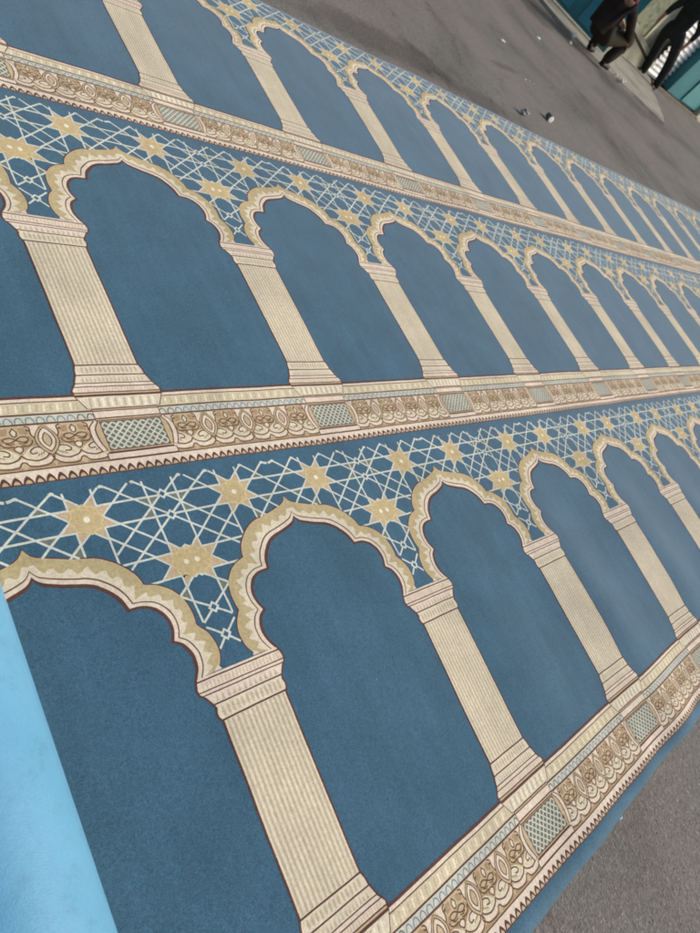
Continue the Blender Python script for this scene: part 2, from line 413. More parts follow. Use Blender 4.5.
# plinth under the column
poly([(-.170, -.005), (.170, -.005), (.140, -.059), (-.140, -.059)], 'brown', 4.5, False)
poly([(-.164, -.009), (.164, -.009), (.137, -.057), (-.137, -.057)], 'cream', 5.0, False)
for k in range(16):
    u = -.128+(k+.5)*.256/16
    poly([(u-.006, -.052), (u+.002, -.052), (u+.007, -.016), (u-.001, -.016)], 'dot' if k % 2 else 'stripe', 5.5, False)
rect(-.127, .127, -.2635, -.0595, 'brown', 4.5); rect(-.136, .136, -.2635, -.2375, 'brown', 4.8)
rect(-.125, .125, -.0665, -.0625, 'sand', 5.0); rect(-.124, .124, -.0955, -.0705, 'pink', 5.0); rect(-.125, .125, -.1055, -.1005, 'sand', 5.0)
rect(-.138, .138, -.2325, -.1095, 'sand', 5.0)
rect(-.132, .132, -.2605, -.2405, 'pink', 5.0)
stroke(crom([(.128, -.108), (.150, -.135), (.152, -.185), (.136, -.226)]), .016, 'pink', 5.4)
stroke(crom([(.122, -.110), (.139, -.138), (.141, -.182), (.127, -.228)]), .0045, 'umber', 5.8)
stroke(crom([(.134, -.106), (.159, -.135), (.161, -.186), (.144, -.232)]), .0045, 'umber', 5.8)
rect(-.1185, .1185, -.2285, -.1115, 'umber', 5.6); rect(-.1145, .1145, -.2245, -.1155, 'pale', 6.0)
nx, ny = 8, 4
for j in range(2*ny+1):
    for i in range(nx+1):
        cx = -.1145+(i+(.5 if j % 2 else 0))*.229/nx; cy = -.2245+j*.109/(2*ny)
        w, h = .0098, .0092
        pts = [(cx, cy+h), (cx+w, cy), (cx, cy-h), (cx-w, cy)]
        pts = [(min(.1145, max(-.1145, a)), min(-.1155, max(-.2245, b))) for a, b in pts]
        ded = [pts[q] for q in range(4) if (Vector(pts[q])-Vector(pts[q-1])).length > 1e-5]
        if len(ded) >= 3: poly(ded, 'panel', 6.5, False)
# frieze motifs: palmettes at ±.215, ±.408 and leaves between
def shade_motif(c):
    q = lambda pts: [(c+a, b) for a, b in pts]
    for s in (-1, 1):
        f = lambda pts: (lambda t: t if s > 0 else t[::-1])(q([(a*s, b) for a, b in pts]))
        poly(f([(.016, -.112), (.034, -.112), (.046, -.128), (.040, -.140), (.020, -.134)]), 'shade', 3.8)
        poly(f([(.044, -.142), (.053, -.160), (.042, -.170), (.036, -.150)]), 'shade', 3.8)
        poly(f([(.018, -.172), (.048, -.178), (.058, -.168), (.064, -.180), (.040, -.184), (.012, -.198)]), 'shade', 3.8)
        poly(f([(.080, -.170), (.094, -.210), (.086, -.204), (.074, -.184)]), 'shade', 3.8)
        poly(f([(.010, -.2545), (.050, -.2575), (.090, -.2465), (.096, -.2610), (.002, -.2610)]), 'shade', 3.8)
        poly(f([(.040, -.226), (.068, -.222), (.078, -.206), (.066, -.212), (.046, -.219)]), 'mould', 4.2)
        poly(f([(.022, -.206), (.034, -.203), (.038, -.212), (.028, -.220), (.016, -.216)]), 'mould', 4.2)
        for k in range(3):
            stroke(q([(s*(.050+.009*k), -.219+.003*k), (s*(.056+.009*k), -.212+.004*k)]), .003, 'umber', 4.5)
        stroke(q([(s*.006, -.168), (s*.020, -.171), (s*.034, -.167)]), .004, 'umber', 4.5)
        stroke(q([(s*.060, -.166), (s*.070, -.176), (s*.084, -.180)]), .004, 'umber', 4.5)
def mot(fn): 
    for c in (.215, .408): fn(c)
def palmette(c):
    q = lambda pts: [(c+a, b) for a, b in pts]
    st = lambda pts, w=.0050, m='umber', l=4.6, n=4: stroke(q(crom(pts, n)), w, m, l)
    for s in (-1, 1):
        qs = lambda pts: [(a*s, b) for a, b in pts]
        t = q(qs([(.046, -.107), (.082, -.107), (.066, -.158), (.056, -.146)])); poly(t if s > 0 else t[::-1], 'pink', 4.0)
        st(qs([(.038, -.108), (.050, -.112), (.052, -.122), (.044, -.124), (.042, -.118)]))
        st(qs([(.052, -.122), (.052, -.140), (.062, -.158)]))
        # loop of the flower
        st(qs([(.0, -.155), (.016, -.146), (.034, -.148), (.038, -.158), (.024, -.165), (.008, -.160), (.0, -.155)]))
        st(qs([(.010, -.177), (.030, -.180), (.046, -.172), (.052, -.160)]))
        # spiral leaf at the foot
        leaf = q(qs(crom([(.002, -.214), (.018, -.200), (.040, -.184), (.066, -.186), (.082, -.204), (.076, -.222), (.048, -.233), (.018, -.228), (.002, -.214)], 4)[:-1]))
        poly(leaf if s > 0 else leaf[::-1], 'cream', 4.0)
        st(qs([(.030, -.200), (.044, -.190), (.064, -.188), (.084, -.206), (.090, -.220)]))
        st(qs([(.030, -.200), (.036, -.210), (.052, -.208)]))
        st(qs([(.0, -.212), (.014, -.226), (.044, -.234), (.074, -.226), (.088, -.212)]))
        wb = q(qs([(.0, -.222), (.016, -.231), (.044, -.239), (.074, -.232), (.092, -.222), (.090, -.240), (.070, -.2495), (.036, -.2515), (.014, -.246), (.0, -.238)])); poly(wb[::-1] if s > 0 else wb, 'pink', 4.0)
        st(qs([(.0, -.236), (.008, -.241), (.018, -.2525), (.046, -.2555), (.076, -.250), (.092, -.238)]))
        st(qs([(.092, -.222), (.097, -.232), (.092, -.240)]))
    td = [(.0, -.113), (.010, -.126), (.006, -.140), (.0, -.144), (-.006, -.140), (-.010, -.126)]
    poly(q(td)[::-1], 'cream', 4.3); stroke(q(td), .0045, 'umber', 4.8, True, True)
    ht = [(-.014, -.184), (.0, -.178), (.014, -.184), (.010, -.196), (.0, -.204), (-.010, -.196)]
    poly(q(ht)[::-1], 'pink', 4.3); stroke(q(ht), .0045, 'umber', 4.8, True, True)
mot(palmette); mot(shade_motif)
def lens(c, w, v0, v1): 
    n = 9; r = [(c+w*math.sin(math.pi*k/n)**.8, v0+(v1-v0)*k/n) for k in range(n+1)]
    return r+[(2*c-a, b) for a, b in r[::-1][1:-1]]
for c in (.3115, .5, .119+.0):
    if c < .2: continue
    if c == .5:
        half_lens = lambda w, v0, v1: [(.5, v0), (.5, v1)]+[(.5-w*math.sin(math.pi*k/9)**.8, v1+(v0-v1)*k/9) for k in range(1, 9)]
        for w, a, b, m, l in ((.040, -.222, -.106, 'umber', 5.0), (.036, -.218, -.109, 'sand', 5.3), (.029, -.210, -.114, 'umber', 5.6), (.0245, -.205, -.119, 'pink', 5.9), (.016, -.192, -.134, 'umber', 6.2), (.0115, -.187, -.139, 'sand', 6.5)):
            poly(half_lens(w, a, b), m, l)
    else:
        for w, a, b, m, l in ((.040, -.222, -.106, 'umber', 5.0), (.036, -.218, -.109, 'sand', 5.3), (.029, -.210, -.114, 'umber', 5.6), (.0245, -.205, -.119, 'pink', 5.9), (.016, -.192, -.134, 'umber', 6.2), (.0115, -.187, -.139, 'sand', 6.5)):
            poly(lens(c, w, a, b), m, l)

# ---- tile meshes
def tile_mesh(cut):
    bm = bmesh.new(); lay = bm.faces.layers.int.new('m')
    for pts, mat, z in polys:
        vs = [bm.verts.new((a, b, z)) for a, b in pts]
        if len(pts) <= 3: fs = [tuple(range(len(pts)))]
        else: fs = tessellate_polygon([[Vector((a, b, 0)) for a, b in pts]])
        for f in fs:
            try: fc = bm.faces.new([vs[k] for k in f])
            except ValueError: continue
            fc[lay] = KN.index(mat)
    if cut:
        for k in range(-13, 14):
            bmesh.ops.bisect_plane(bm, geom=bm.verts[:]+bm.edges[:]+bm.faces[:], plane_co=(k*DU, 0, 0), plane_no=(1, 0, 0), dist=1e-6)
        for k in range(-9, 45):
            bmesh.ops.bisect_plane(bm, geom=bm.verts[:]+bm.edges[:]+bm.faces[:], plane_co=(0, k*DV, 0), plane_no=(0, 1, 0), dist=1e-6)
    bmesh.ops.triangulate(bm, faces=bm.faces[:])
    bm.normal_update()
    for f in bm.faces:
        if f.normal.z < 0: f.normal_flip()
    bm.verts.index_update()
    V = np.array([v.co[:] for v in bm.verts]); F = np.array([[v.index for v in f.verts] for f in bm.faces]); Mi = np.array([f[lay] for f in bm.faces])
    bm.free(); return V, F, Mi
Tc = tile_mesh(True); Tf = tile_mesh(False)
print('tile faces', len(Tc[1]), len(Tf[1]))
U0, U1 = -1.0, 17.5
VB, VT = -.372, 1.566+2*ROW
Vs = []; Fs = []; Ms = []; off = 0
# base sheet
us = [i*DU for i in range(round(-28), round(U1/DU)+1)]
vs_ = [VB]+[j*DV for j in range(math.ceil(VB/DV+.9), math.floor(VT/DV)+1)]+[VT]
def edge_shift(u, v):          # the cut edges of the cloth wander a little
    if v == VB: return 0.010*noise.noise(Vector((u*.9, 0, 9)))+0.016*sstep(1.3, 2.4, u)*(1-sstep(4, 6, u))
    if v == VT: return 0.010*noise.noise(Vector((u*1.3, 5, 9)))
    return 0
base = np.array([(u*S, (v+edge_shift(u, v))*S, height(u, v)) for u in us for v in vs_])
nv = len(vs_)
ii, jj = np.meshgrid(np.arange(len(us)-1), np.arange(nv-1), indexing='ij'); a = (ii*nv+jj).ravel()
F1 = np.stack([a, a+nv, a+nv+1], 1); F2 = np.stack([a, a+nv+1, a+1], 1)
Vs.append(base); Fs += [F1, F2]; Ms += [np.zeros(len(F1)*2, int)]; off = len(base)
# cut edges going down to the ground
for col, flip in ((0, False), (nv-1, True)):
    idx = np.arange(len(us))*nv+col; low = base[idx].copy(); low[:, 2] = .001
    Vs.append(low); lo = off+np.arange(len(us)); off += len(us)
    q = np.stack([idx[:-1], lo[:-1], lo[1:]], 1); q2 = np.stack([idx[:-1], lo[1:], idx[1:]], 1)
    Fs += [q, q2] if not flip else [q[:, ::-1], q2[:, ::-1]]; Ms.append(np.full(2*len(q), 0))
for r in range(3):
    for k in range(-1, 17):
        T = Tc if k < 9 else Tf
        V = T[0].copy(); V[:, 0] += k; V[:, 1] += r*ROW
        for q in range(len(V)):
            uu, vv = V[q, 0], V[q, 1]
            n1 = noise.noise_vector(Vector((uu*5, vv*5, 1.0))); n2 = noise.noise_vector(Vector((uu*45, vv*45, 7.0)))
            V[q, 0] += .0022*n1.x+.0011*n2.x; V[q, 1] += .0022*n1.y+.0011*n2.y
        hz = np.array([height(u, v) for u, v in V[:, :2]])
        if k < 0:
            keep = None
        P3 = np.stack([V[:, 0]*S, V[:, 1]*S, V[:, 2]+hz], 1)
        F = T[1]; M_ = T[2]
        if k < 0:
            ok = (P3[F][:, :, 0].min(1) > -.69); F = F[ok]; M_ = M_[ok]
        Vs.append(P3); Fs.append(F+off); Ms.append(M_); off += len(P3)
Va = np.concatenate(Vs); Fa = np.concatenate(Fs); Ma = np.concatenate(Ms)
me = bpy.data.meshes.new('prayer_carpet')
me.vertices.add(len(Va)); me.vertices.foreach_set('co', Va.ravel())
me.loops.add(len(Fa)*3); me.loops.foreach_set('vertex_index', Fa.ravel().astype(np.int32))
me.polygons.add(len(Fa)); me.polygons.foreach_set('loop_start', np.arange(0, len(Fa)*3, 3, dtype=np.int32))
for nm in KN: me.materials.append(K[nm])
me.polygons.foreach_set('material_index', Ma.astype(np.int32))
me.polygons.foreach_set('use_smooth', np.ones(len(Fa), bool))
me.update(calc_edges=True); me.validate()
carpet = link(bpy.data.objects.new('prayer_carpet', me))
tag(carpet, 'wide blue prayer carpet with three rows of cream arches and columns unrolled on the asphalt', 'carpet')

# ------------------------------------------------------------------ rolled end in the foreground
def roll():
    r0 = .150; cx = (-.593-1.393*r0/S)*S
    m, nt, b = new_mat('light_blue_backing')
    tc = nt.nodes.new('ShaderNodeTexCoord'); co = tc.outputs['Object']
    n1 = N(nt, 'ShaderNodeTexNoise', Scale=9.0, Detail=4.0); nt.links.new(co, n1.inputs['Vector'])
    r1 = ramp(nt, n1.outputs[0], [(0.3, lin((92, 154, 186))), (0.7, lin((100, 160, 192)))])
    n2 = N(nt, 'ShaderNodeTexNoise', Scale=300.0, Detail=2.0); nt.links.new(co, n2.inputs['Vector'])
    r2 = ramp(nt, n2.outputs[0], [(0.3, .95), (0.7, 1.05)])
    c = mul(nt, r1.outputs[0], r2.outputs[0])
    vo = N(nt, 'ShaderNodeTexVoronoi', Scale=15.0, feature='F1'); nt.links.new(co, vo.inputs['Vector'])
    rs = ramp(nt, vo.outputs['Distance'], [(0.0, .45), (.030, .6), (.040, 1.0)]); c = mul(nt, c, rs.outputs[0])
    ns = N(nt, 'ShaderNodeTexNoise', Scale=26.0, Detail=6.0, Roughness=.75); nt.links.new(co, ns.inputs['Vector'])
    rn = ramp(nt, ns.outputs[0], [(.30, .86), (.45, 1.0), (.7, 1.04)]); c = mul(nt, c, rn.outputs[0])
    nt.links.new(c, b.inputs['Base Color'])
    b.inputs['Roughness'].default_value = .42; b.inputs['Specular IOR Level'].default_value = .45
    b.inputs['Sheen Weight'].default_value = .05
    wv = N(nt, 'ShaderNodeTexNoise', Scale=520.0, Detail=1.0); nt.links.new(co, wv.inputs['Vector'])
    bp = N(nt, 'ShaderNodeBump', Strength=.25, Distance=.002); nt.links.new(wv.outputs[0], bp.inputs['Height']); nt.links.new(bp.outputs[0], b.inputs['Normal'])
    bm = bmesh.new(); pts = []
    turns, n = 6, 72
    for k in range(turns*n+1):
        a = k/n*2*math.pi; r = r0-.0001-(.018*a/(2*math.pi)); pts.append((r*math.cos(a), r*math.sin(a)))
    pts = pts[:]
    rings = []
    ys = np.linspace(VB*S-.01, VT*S+.012, 24)
    for y in ys:
        rings.append([bm.verts.new((cx+x, y, r0+.012+z)) for x, z in pts])
    for p, q in zip(rings, rings[1:]):
        for k in range(len(pts)-1): bm.faces.new((p[k], p[k+1], q[k+1], q[k]))
    o = mesh_obj('carpet_roll', bm, m, None, True)
    sd = o.modifiers.new('thickness', 'SOLIDIFY'); sd.thickness = .009; sd.offset = -1
    tag(o, 'thick light blue roll lying across the near left end of the prayer carpet', 'carpet roll')
    return o
roll()

# ------------------------------------------------------------------ ground
bm = bmesh.new(); bmesh.ops.create_grid(bm, x_segments=4, y_segments=4, size=400)
g = mesh_obj('asphalt_ground', bm, asphalt_mat()); tag(g, kind='structure')

conc = plain_mat('pale_concrete', (150, 147, 136), .9, .14, 5.0, .2, (118, 110, 100), .2)
kerb = plain_mat('dirty_concrete', (112, 101, 90), .9, .2, 7.0, .2, (84, 76, 70), .2)
bm = bmesh.new()
add_prism(bm, [(8.9, 9.3), (9.45, 8.0), (9.62, 7.25), (10.3, 6.95), (11.15, 6.62), (11.88, 6.22), (12.35, 6.55), (13.1, 7.2), (13.8, 7.85), (14.6, 8.40), (14.6, 9.3)], -.02, .045)
pv = mesh_obj('pavement', bm, conc); tag(pv, kind='structure')

# ------------------------------------------------------------------ shop front
wallm = plain_mat('grey_green_plaster', (150, 152, 138), .85, .16, 3.0, .2, (112, 112, 98), .25)
cream_m = plain_mat('pale_plaster', (182, 180, 160), .85, .10, 3.5, .2, (150, 146, 128), .2)
slotm = plain_mat('brown_recess', (96, 86, 70), .9, .2, 9.0, .1)
tealm = plain_mat('teal_paint', (38, 112, 118), .5, .10, 2.5, .4, (34, 98, 106))
teal2 = plain_mat('light_teal_paint', (70, 132, 136), .5, .10, 2.5, .4)
tealb = plain_mat('blue_teal_paint', (46, 118, 138), .45, .08, 2.5, .45)
whitem = plain_mat('white_sheet', (232, 233, 232), .45, .06, 6.0, .4, (160, 160, 158))
stain = plain_mat('stained_board', (128, 132, 112), .85, .25, 12.0, .2, (62, 64, 54), .2)

shop = empty('shop_front', (14.0, 8.9, 0))
tag(shop, 'row of low shops with teal doors and pale plaster walls across the street', 'building')
def part(name, bm, mat, parent=shop, smooth=False):
    o = mesh_obj(name, bm, mat, parent, smooth)
    o.matrix_parent_inverse = parent.matrix_world.inverted() if parent.type != 'EMPTY' else Matrix.Translation(-parent.location)
    return o
bm = bmesh.new(); add_box(bm, 4.0, 14.55, 8.95, 9.25, -.05, 3.4); add_box(bm, 14.55, 22.0, 8.75, 9.25, -.05, 3.4)
part('wall', bm, wallm)
bm = bmesh.new(); add_box(bm, 4.0, 22.0, 8.45, 9.4, 3.402, 3.55, .02)
part('roof_slab', bm, cream_m)
# stained lower board with light frame
bm = bmesh.new(); add_box(bm, 12.05, 14.05, 8.90, 8.948, .35, 1.6)
bd = part('stained_panel', bm, stain)
bm = bmesh.new()
for x0, x1, z0, z1 in ((11.97, 12.048, .3, 1.7), (12.82, 12.90, .35, 1.6), (14.052, 14.13, .3, 1.7), (12.05, 14.05, 1.602, 1.70)):
    add_box(bm, x0, x1, 8.87, 8.947, z0, z1, .008)
part('frame', bm, cream_m)
# sloping side wall of the entrance
bm = bmesh.new()
MY = Matrix(((1, 0, 0, 0), (0, 0, -1, 0), (0, 1, 0, 0), (0, 0, 0, 1)))
add_prism(bm, [(12.0, .046), (14.25, .046), (14.25, .17), (12.0, .54)], -8.80, -8.42, MY)
part('side_wall', bm, cream_m)
bm = bmesh.new(); add_prism(bm, [(12.04, .537), (14.2, .182), (14.2, .236), (12.04, .592)], -8.76, -8.44, MY); part('recess', bm, slotm)
bm = bmesh.new(); add_prism(bm, [(11.96, .595), (14.3, .218), (14.3, .30), (11.96, .70)], -8.84, -8.40, MY); part('coping', bm, cream_m)
# corrugated white shutter
bm = bmesh.new()
prof = []
nz = 26
x0, x1 = 14.62, 15.55
rows = []
for k in range(nz*8+1):
    z = .05+k/8*.095; y = 8.62+.019*math.cos(k/8*2*math.pi)
    rows.append((bm.verts.new((x0, y, z)), bm.verts.new((x1, y, z))))
for a, b in zip(rows, rows[1:]): bm.faces.new((a[0], a[1], b[1], b[0]))
part('corrugated_shutter', bm, whitem, shop, True)
# closed teal door on the right
bm = bmesh.new(); add_box(bm, 15.56, 17.35, 8.40, 8.748, .06, 2.5, .01); td = part('door', bm, tealm)
bm = bmesh.new(); add_box(bm, 16.35, 17.30, 8.365, 8.398, .10, .62, .008); add_box(bm, 16.62, 17.30, 8.365, 8.398, .64, 1.9, .008)
part('door_panel', bm, teal2, td)
bm = bmesh.new(); add_box(bm, 14.6, 17.5, 8.25, 8.398, -.02, .05, .01)
part('door_sill', bm, kerb)
bm = bmesh.new(); add_box(bm, 17.36, 19.5, 8.25, 8.748, -.02, .55, .03)
part('plinth', bm, cream_m)
# open teal door leaf on the left
A = Vector((9.95, 8.90, 0)); B = Vector((10.98, 7.50, 0)); d = (B-A); L = d.length; ang = math.atan2(d.y, d.x)
leaf = empty('open_door', A, ang); tag(leaf, 'teal sheet metal door leaf standing open behind the crouching person', 'door')
bm = bmesh.new(); add_box(bm, 0, L, -.02, .02, .07, 2.2, .005); lf = mesh_obj('leaf', bm, tealm, leaf)
bm = bmesh.new()
for x in (.50, 1.05): add_box(bm, x, x+.34, -.035, -.021, .12, 2.1, .005)
mesh_obj('raised_panel', bm, tealb, leaf)
bm = bmesh.new()
for z in (.35, 1.85): bmesh.ops.create_cone(bm, cap_ends=True, segments=12, radius1=.018, radius2=.018, depth=.14, matrix=Matrix.Translation((-.01, -.02, z)))
mesh_obj('hinge', bm, whitem, leaf, True)

# ------------------------------------------------------------------ people
def skin_mesh(name, J, E, mat, parent, root, levels=2):
    names_ = list(J); idx = {n: i for i, n in enumerate(names_)}
    me = bpy.data.meshes.new(name)
    me.from_pydata([J[n][0] for n in names_], [(idx[a], idx[b]) for a, b in E], [])
    o = bpy.data.objects.new(name, me); C.objects.link(o)
    o.modifiers.new('skin', 'SKIN')
    for n in names_:
        r = J[n][1]; r = (r, r) if not isinstance(r, tuple) else r
        sv_ = me.skin_vertices[0].data[idx[n]]; sv_.radius = r; sv_.use_root = (n == root)
    s = o.modifiers.new('sub', 'SUBSURF'); s.levels = levels; s.render_levels = levels
    dg = bpy.context.evaluated_depsgraph_get(); dg.update()
    m2 = bpy.data.meshes.new_from_object(o.evaluated_get(dg))
    C.objects.unlink(o); bpy.data.objects.remove(o)
    m2.name = name; m2.materials.clear(); m2.materials.append(mat)
    for p in m2.polygons: p.use_smooth = True; p.material_index = 0
    return link(bpy.data.objects.new(name, m2), parent)
skinm = plain_mat('skin', (150, 108, 84), .6, .08, 20, .3)
hairm = plain_mat('black_hair', (28, 24, 22), .8, .2, 60, .2)
dark1 = plain_mat('dark_brown_cloth', (40, 35, 33), .95, .25, 9, .1, (52, 46, 38))
dark2 = plain_mat('charcoal_cloth', (43, 46, 44), .95, .2, 9, .1)
olivem = plain_mat('olive_cloth', (56, 51, 42), .95, .2, 9, .1)
redm = plain_mat('dull_red_cloth', (112, 58, 60), .9, .2, 14, .1)
shoem = plain_mat('black_shoe', (30, 28, 27), .6, .15, 20, .3)

def hand_chain(J, E, wrist, tag_, d, up, side, sc=1.0):
    """palm and five fingers grown from a wrist joint"""
    d = Vector(d).normalized(); up = Vector(up); up = (up-d*up.dot(d)).normalized(); sd = d.cross(up)*side
    w = Vector(J[wrist][0])
    J[tag_+'palm'] = (tuple(w+d*.055*sc), (.034*sc, .018*sc)); E.append((wrist, tag_+'palm'))
    for k, (o, l) in enumerate(((-.030, .070), (-.010, .082), (.010, .076), (.029, .060))):
        b = w+d*.088*sc+sd*o*sc
        mid = b+d*l*.5*sc-up*.010*sc; tip = b+d*l*.86*sc-up*.034*sc
        for nm, p, r in (('a', b, .011), ('b', mid, .0095), ('c', tip, .008)):
            J[f'{tag_}{k}{nm}'] = (tuple(p), r*sc)
        E += [(tag_+'palm', f'{tag_}{k}a'), (f'{tag_}{k}a', f'{tag_}{k}b'), (f'{tag_}{k}b', f'{tag_}{k}c')]
    t1 = w+d*.045*sc-sd*.042*sc-up*.008*sc; t2 = w+d*.082*sc-sd*.060*sc-up*.022*sc
    J[tag_+'t1'] = (tuple(t1), .012*sc); J[tag_+'t2'] = (tuple(t2), .0095*sc)
    E += [(tag_+'palm', tag_+'t1'), (tag_+'t1', tag_+'t2')]

def slim(J):
    for n in ('pelvis', 'belly', 'chest', 'hl', 'hr', 'kl', 'kr', 'sl', 'sr', 'el', 'er'):
        for m_ in ('al', 'ar', 'tl', 'tr'): J[m_] = (J[m_][0], .024)
        r_ = J[n][1]; J[n] = (J[n][0], tuple(a*.78 for a in r_) if isinstance(r_, tuple) else r_*.82)

def head_parts(parent, base, fwd, up, hair_mat, sc=1.0):
    """head with face features as one mesh and hair as another; base is the top of the neck"""
    f = Vector(fwd).normalized(); u = Vector(up).normalized(); f = (f-u*f.dot(u)).normalized(); s = f.cross(u)
    R = Matrix((s, f, u)).transposed().to_4x4(); T = Matrix.Translation(Vector(base)) @ R @ Matrix.Scale(sc, 4)
    bm = bmesh.new()
    r = bmesh.ops.create_icosphere(bm, subdivisions=4, radius=1)
    for v in r['verts']:
        c = v.co.copy(); x, y, z = c
        w = .074*(1-.22*max(0, -z)); dp = .096*(1-.12*max(0, -z)); h = .118
        p = Vector((x*w, y*dp+.012, z*h+.105))
        if y > 0:
            p.y += .020*math.exp(-((x/.20)**2+((z+.18)/.22)**2))                       # nose
            p.y -= .012*sum(math.exp(-(((x-e)/.20)**2+((z-.02)/.15)**2)) for e in (-.42, .42))   # eye sockets
            p.y += .007*math.exp(-((x/.30)**2+((z+.52)/.09)**2))                       # lips
            p.y += .010*math.exp(-((x/.35)**2+((z+.85)/.2)**2))                        # chin
        v.co = p
    for e in (-1, 1):
        q = bmesh.ops.create_icosphere(bm, subdivisions=2, radius=.03)
        for v in q['verts']: v.co = Vector((e*.074+v.co.x*.35, v.co.y*.7, v.co.z+.095))
    bm.transform(T); hd = mesh_obj('head', bm, skinm, parent, True)
    bm = bmesh.new(); r = bmesh.ops.create_icosphere(bm, subdivisions=4, radius=1)
    kill = []
    for v in r['verts']:
        x, y, z = v.co
        if z < -.25+.7*max(0, y) or (y > .45 and z < .55): kill.append(v)
        n_ = 1+.05*noise.noise(v.co*6)
        v.co = Vector((x*.080*n_, y*.103*n_+.008, z*.124*n_+.107))
    bmesh.ops.delete(bm, geom=kill, context='VERTS'); bm.transform(T)
    mesh_obj('hair', bm, hair_mat, parent, True)
    for e in (-1, 1):
        bm = bmesh.new(); q = bmesh.ops.create_icosphere(bm, subdivisions=2, radius=.011)
        for v in q['verts']: v.co += Vector((e*.031, .090, .107))
        bm.transform(T); mesh_obj('eye', bm, hairm, hd, True)

# --- person walking on the right: two dark legs in mid stride, body leaning to the left
def walker():
    p = empty('person', (14.05, 8.12, 0))
    tag(p, 'person in dark charcoal trousers and jacket standing with legs apart by the white corrugated shutter', 'person')
    J = {'pelvis': ((-.58, .02, .90), (.155, .12)), 'belly': ((-.64, .02, 1.06), (.150, .115)), 'chest': ((-.70, .02, 1.28), (.170, .125)),
         'neckb': ((-.72, .02, 1.45), .075), 'neck': ((-.71, .02, 1.53), .055),
         'hl': ((-.63, .17, .84), .105), 'kl': ((-.27, .22, .46), .068), 'al': ((.06, .26, .09), .048), 'tl': ((-.14, .25, .04), .040),
         'hr': ((-.50, -.13, .84), .105), 'kr': ((-.20, -.18, .46), .068), 'ar': ((.02, -.20, .09), .048), 'tr': ((-.17, -.21, .04), .040),
         'sl': ((-.73, .20, 1.40), .070), 'el': ((-.80, .30, 1.12), .052), 'wl': ((-.92, .26, .90), .034),
         'sr': ((-.68, -.17, 1.40), .070), 'er': ((-.52, -.30, 1.14), .052), 'wr': ((-.52, -.30, .90), .034)}
    E = [('pelvis', 'belly'), ('belly', 'chest'), ('chest', 'neckb'), ('neckb', 'neck'), ('pelvis', 'hl'), ('hl', 'kl'), ('kl', 'al'), ('al', 'tl'),
         ('pelvis', 'hr'), ('hr', 'kr'), ('kr', 'ar'), ('ar', 'tr'), ('chest', 'sl'), ('sl', 'el'), ('el', 'wl'), ('chest', 'sr'), ('sr', 'er'), ('er', 'wr')]
    Jb = dict(J); Eb = list(E)
    slim(Jb)
    hand_chain(Jb, Eb, 'wl', 'hl_', (-.3, 0, -1), (0, 1, 0), 1); hand_chain(Jb, Eb, 'wr', 'hr_', (0, 0, -1), (0, -1, 0), -1)
    skin_mesh('body', Jb, Eb, skinm, p, 'pelvis')
    g = lambda n, k: (J[n][0], tuple(a*k for a in J[n][1]) if isinstance(J[n][1], tuple) else J[n][1]*k)
    T = {n: g(n, 1.12) for n in ('pelvis', 'hl', 'hr')}; T.update({n: g(n, 1.45) for n in ('kl', 'kr')}); T.update({n: ((J[n][0][0], J[n][0][1], .045), .078) for n in ('al', 'ar')})
    T['waist'] = ((-.630, .02, 1.05), (.172, .135))
    skin_mesh('trousers', T, [('pelvis', 'waist'), ('pelvis', 'hl'), ('hl', 'kl'), ('kl', 'al'), ('pelvis', 'hr'), ('hr', 'kr'), ('kr', 'ar')], dark2, p, 'pelvis')
    K_ = {'hip': ((-.59, .02, .90), (.190, .155)), 'belly': g('belly', 1.16), 'chest': g('chest', 1.12), 'neckb': g('neckb', 1.1)}
    for n in ('sl', 'el', 'sr', 'er'): K_[n] = g(n, 1.28)
    K_['cl'] = ((-.90, .265, .94), .046); K_['cr'] = ((-.52, -.30, .95), .046)
    skin_mesh('jacket', K_, [('hip', 'belly'), ('belly', 'chest'), ('chest', 'neckb'), ('chest', 'sl'), ('sl', 'el'), ('el', 'cl'), ('chest', 'sr'), ('sr', 'er'), ('er', 'cr')], dark2, p, 'belly')
    for a, t in (('al', 'tl'), ('ar', 'tr')):
        A_ = Vector(J[a][0]); T_ = Vector(J[t][0])
        skin_mesh('shoe', {'h': (tuple(A_+Vector((.05, 0, -.045))), .042), 'm': (tuple(A_+Vector((-.08, 0, -.045))), .046), 't': (tuple(T_+Vector((-.03, 0, .0))), .038), 'u': (tuple(A_+Vector((0, 0, .035))), .064)}, [('h', 'm'), ('m', 't'), ('h', 'u')], shoem, p, 'h')
    head_parts(p, (-.71, .02, 1.53), (-1, -.1, -.05), (-.12, 0, 1), hairm)
walker()

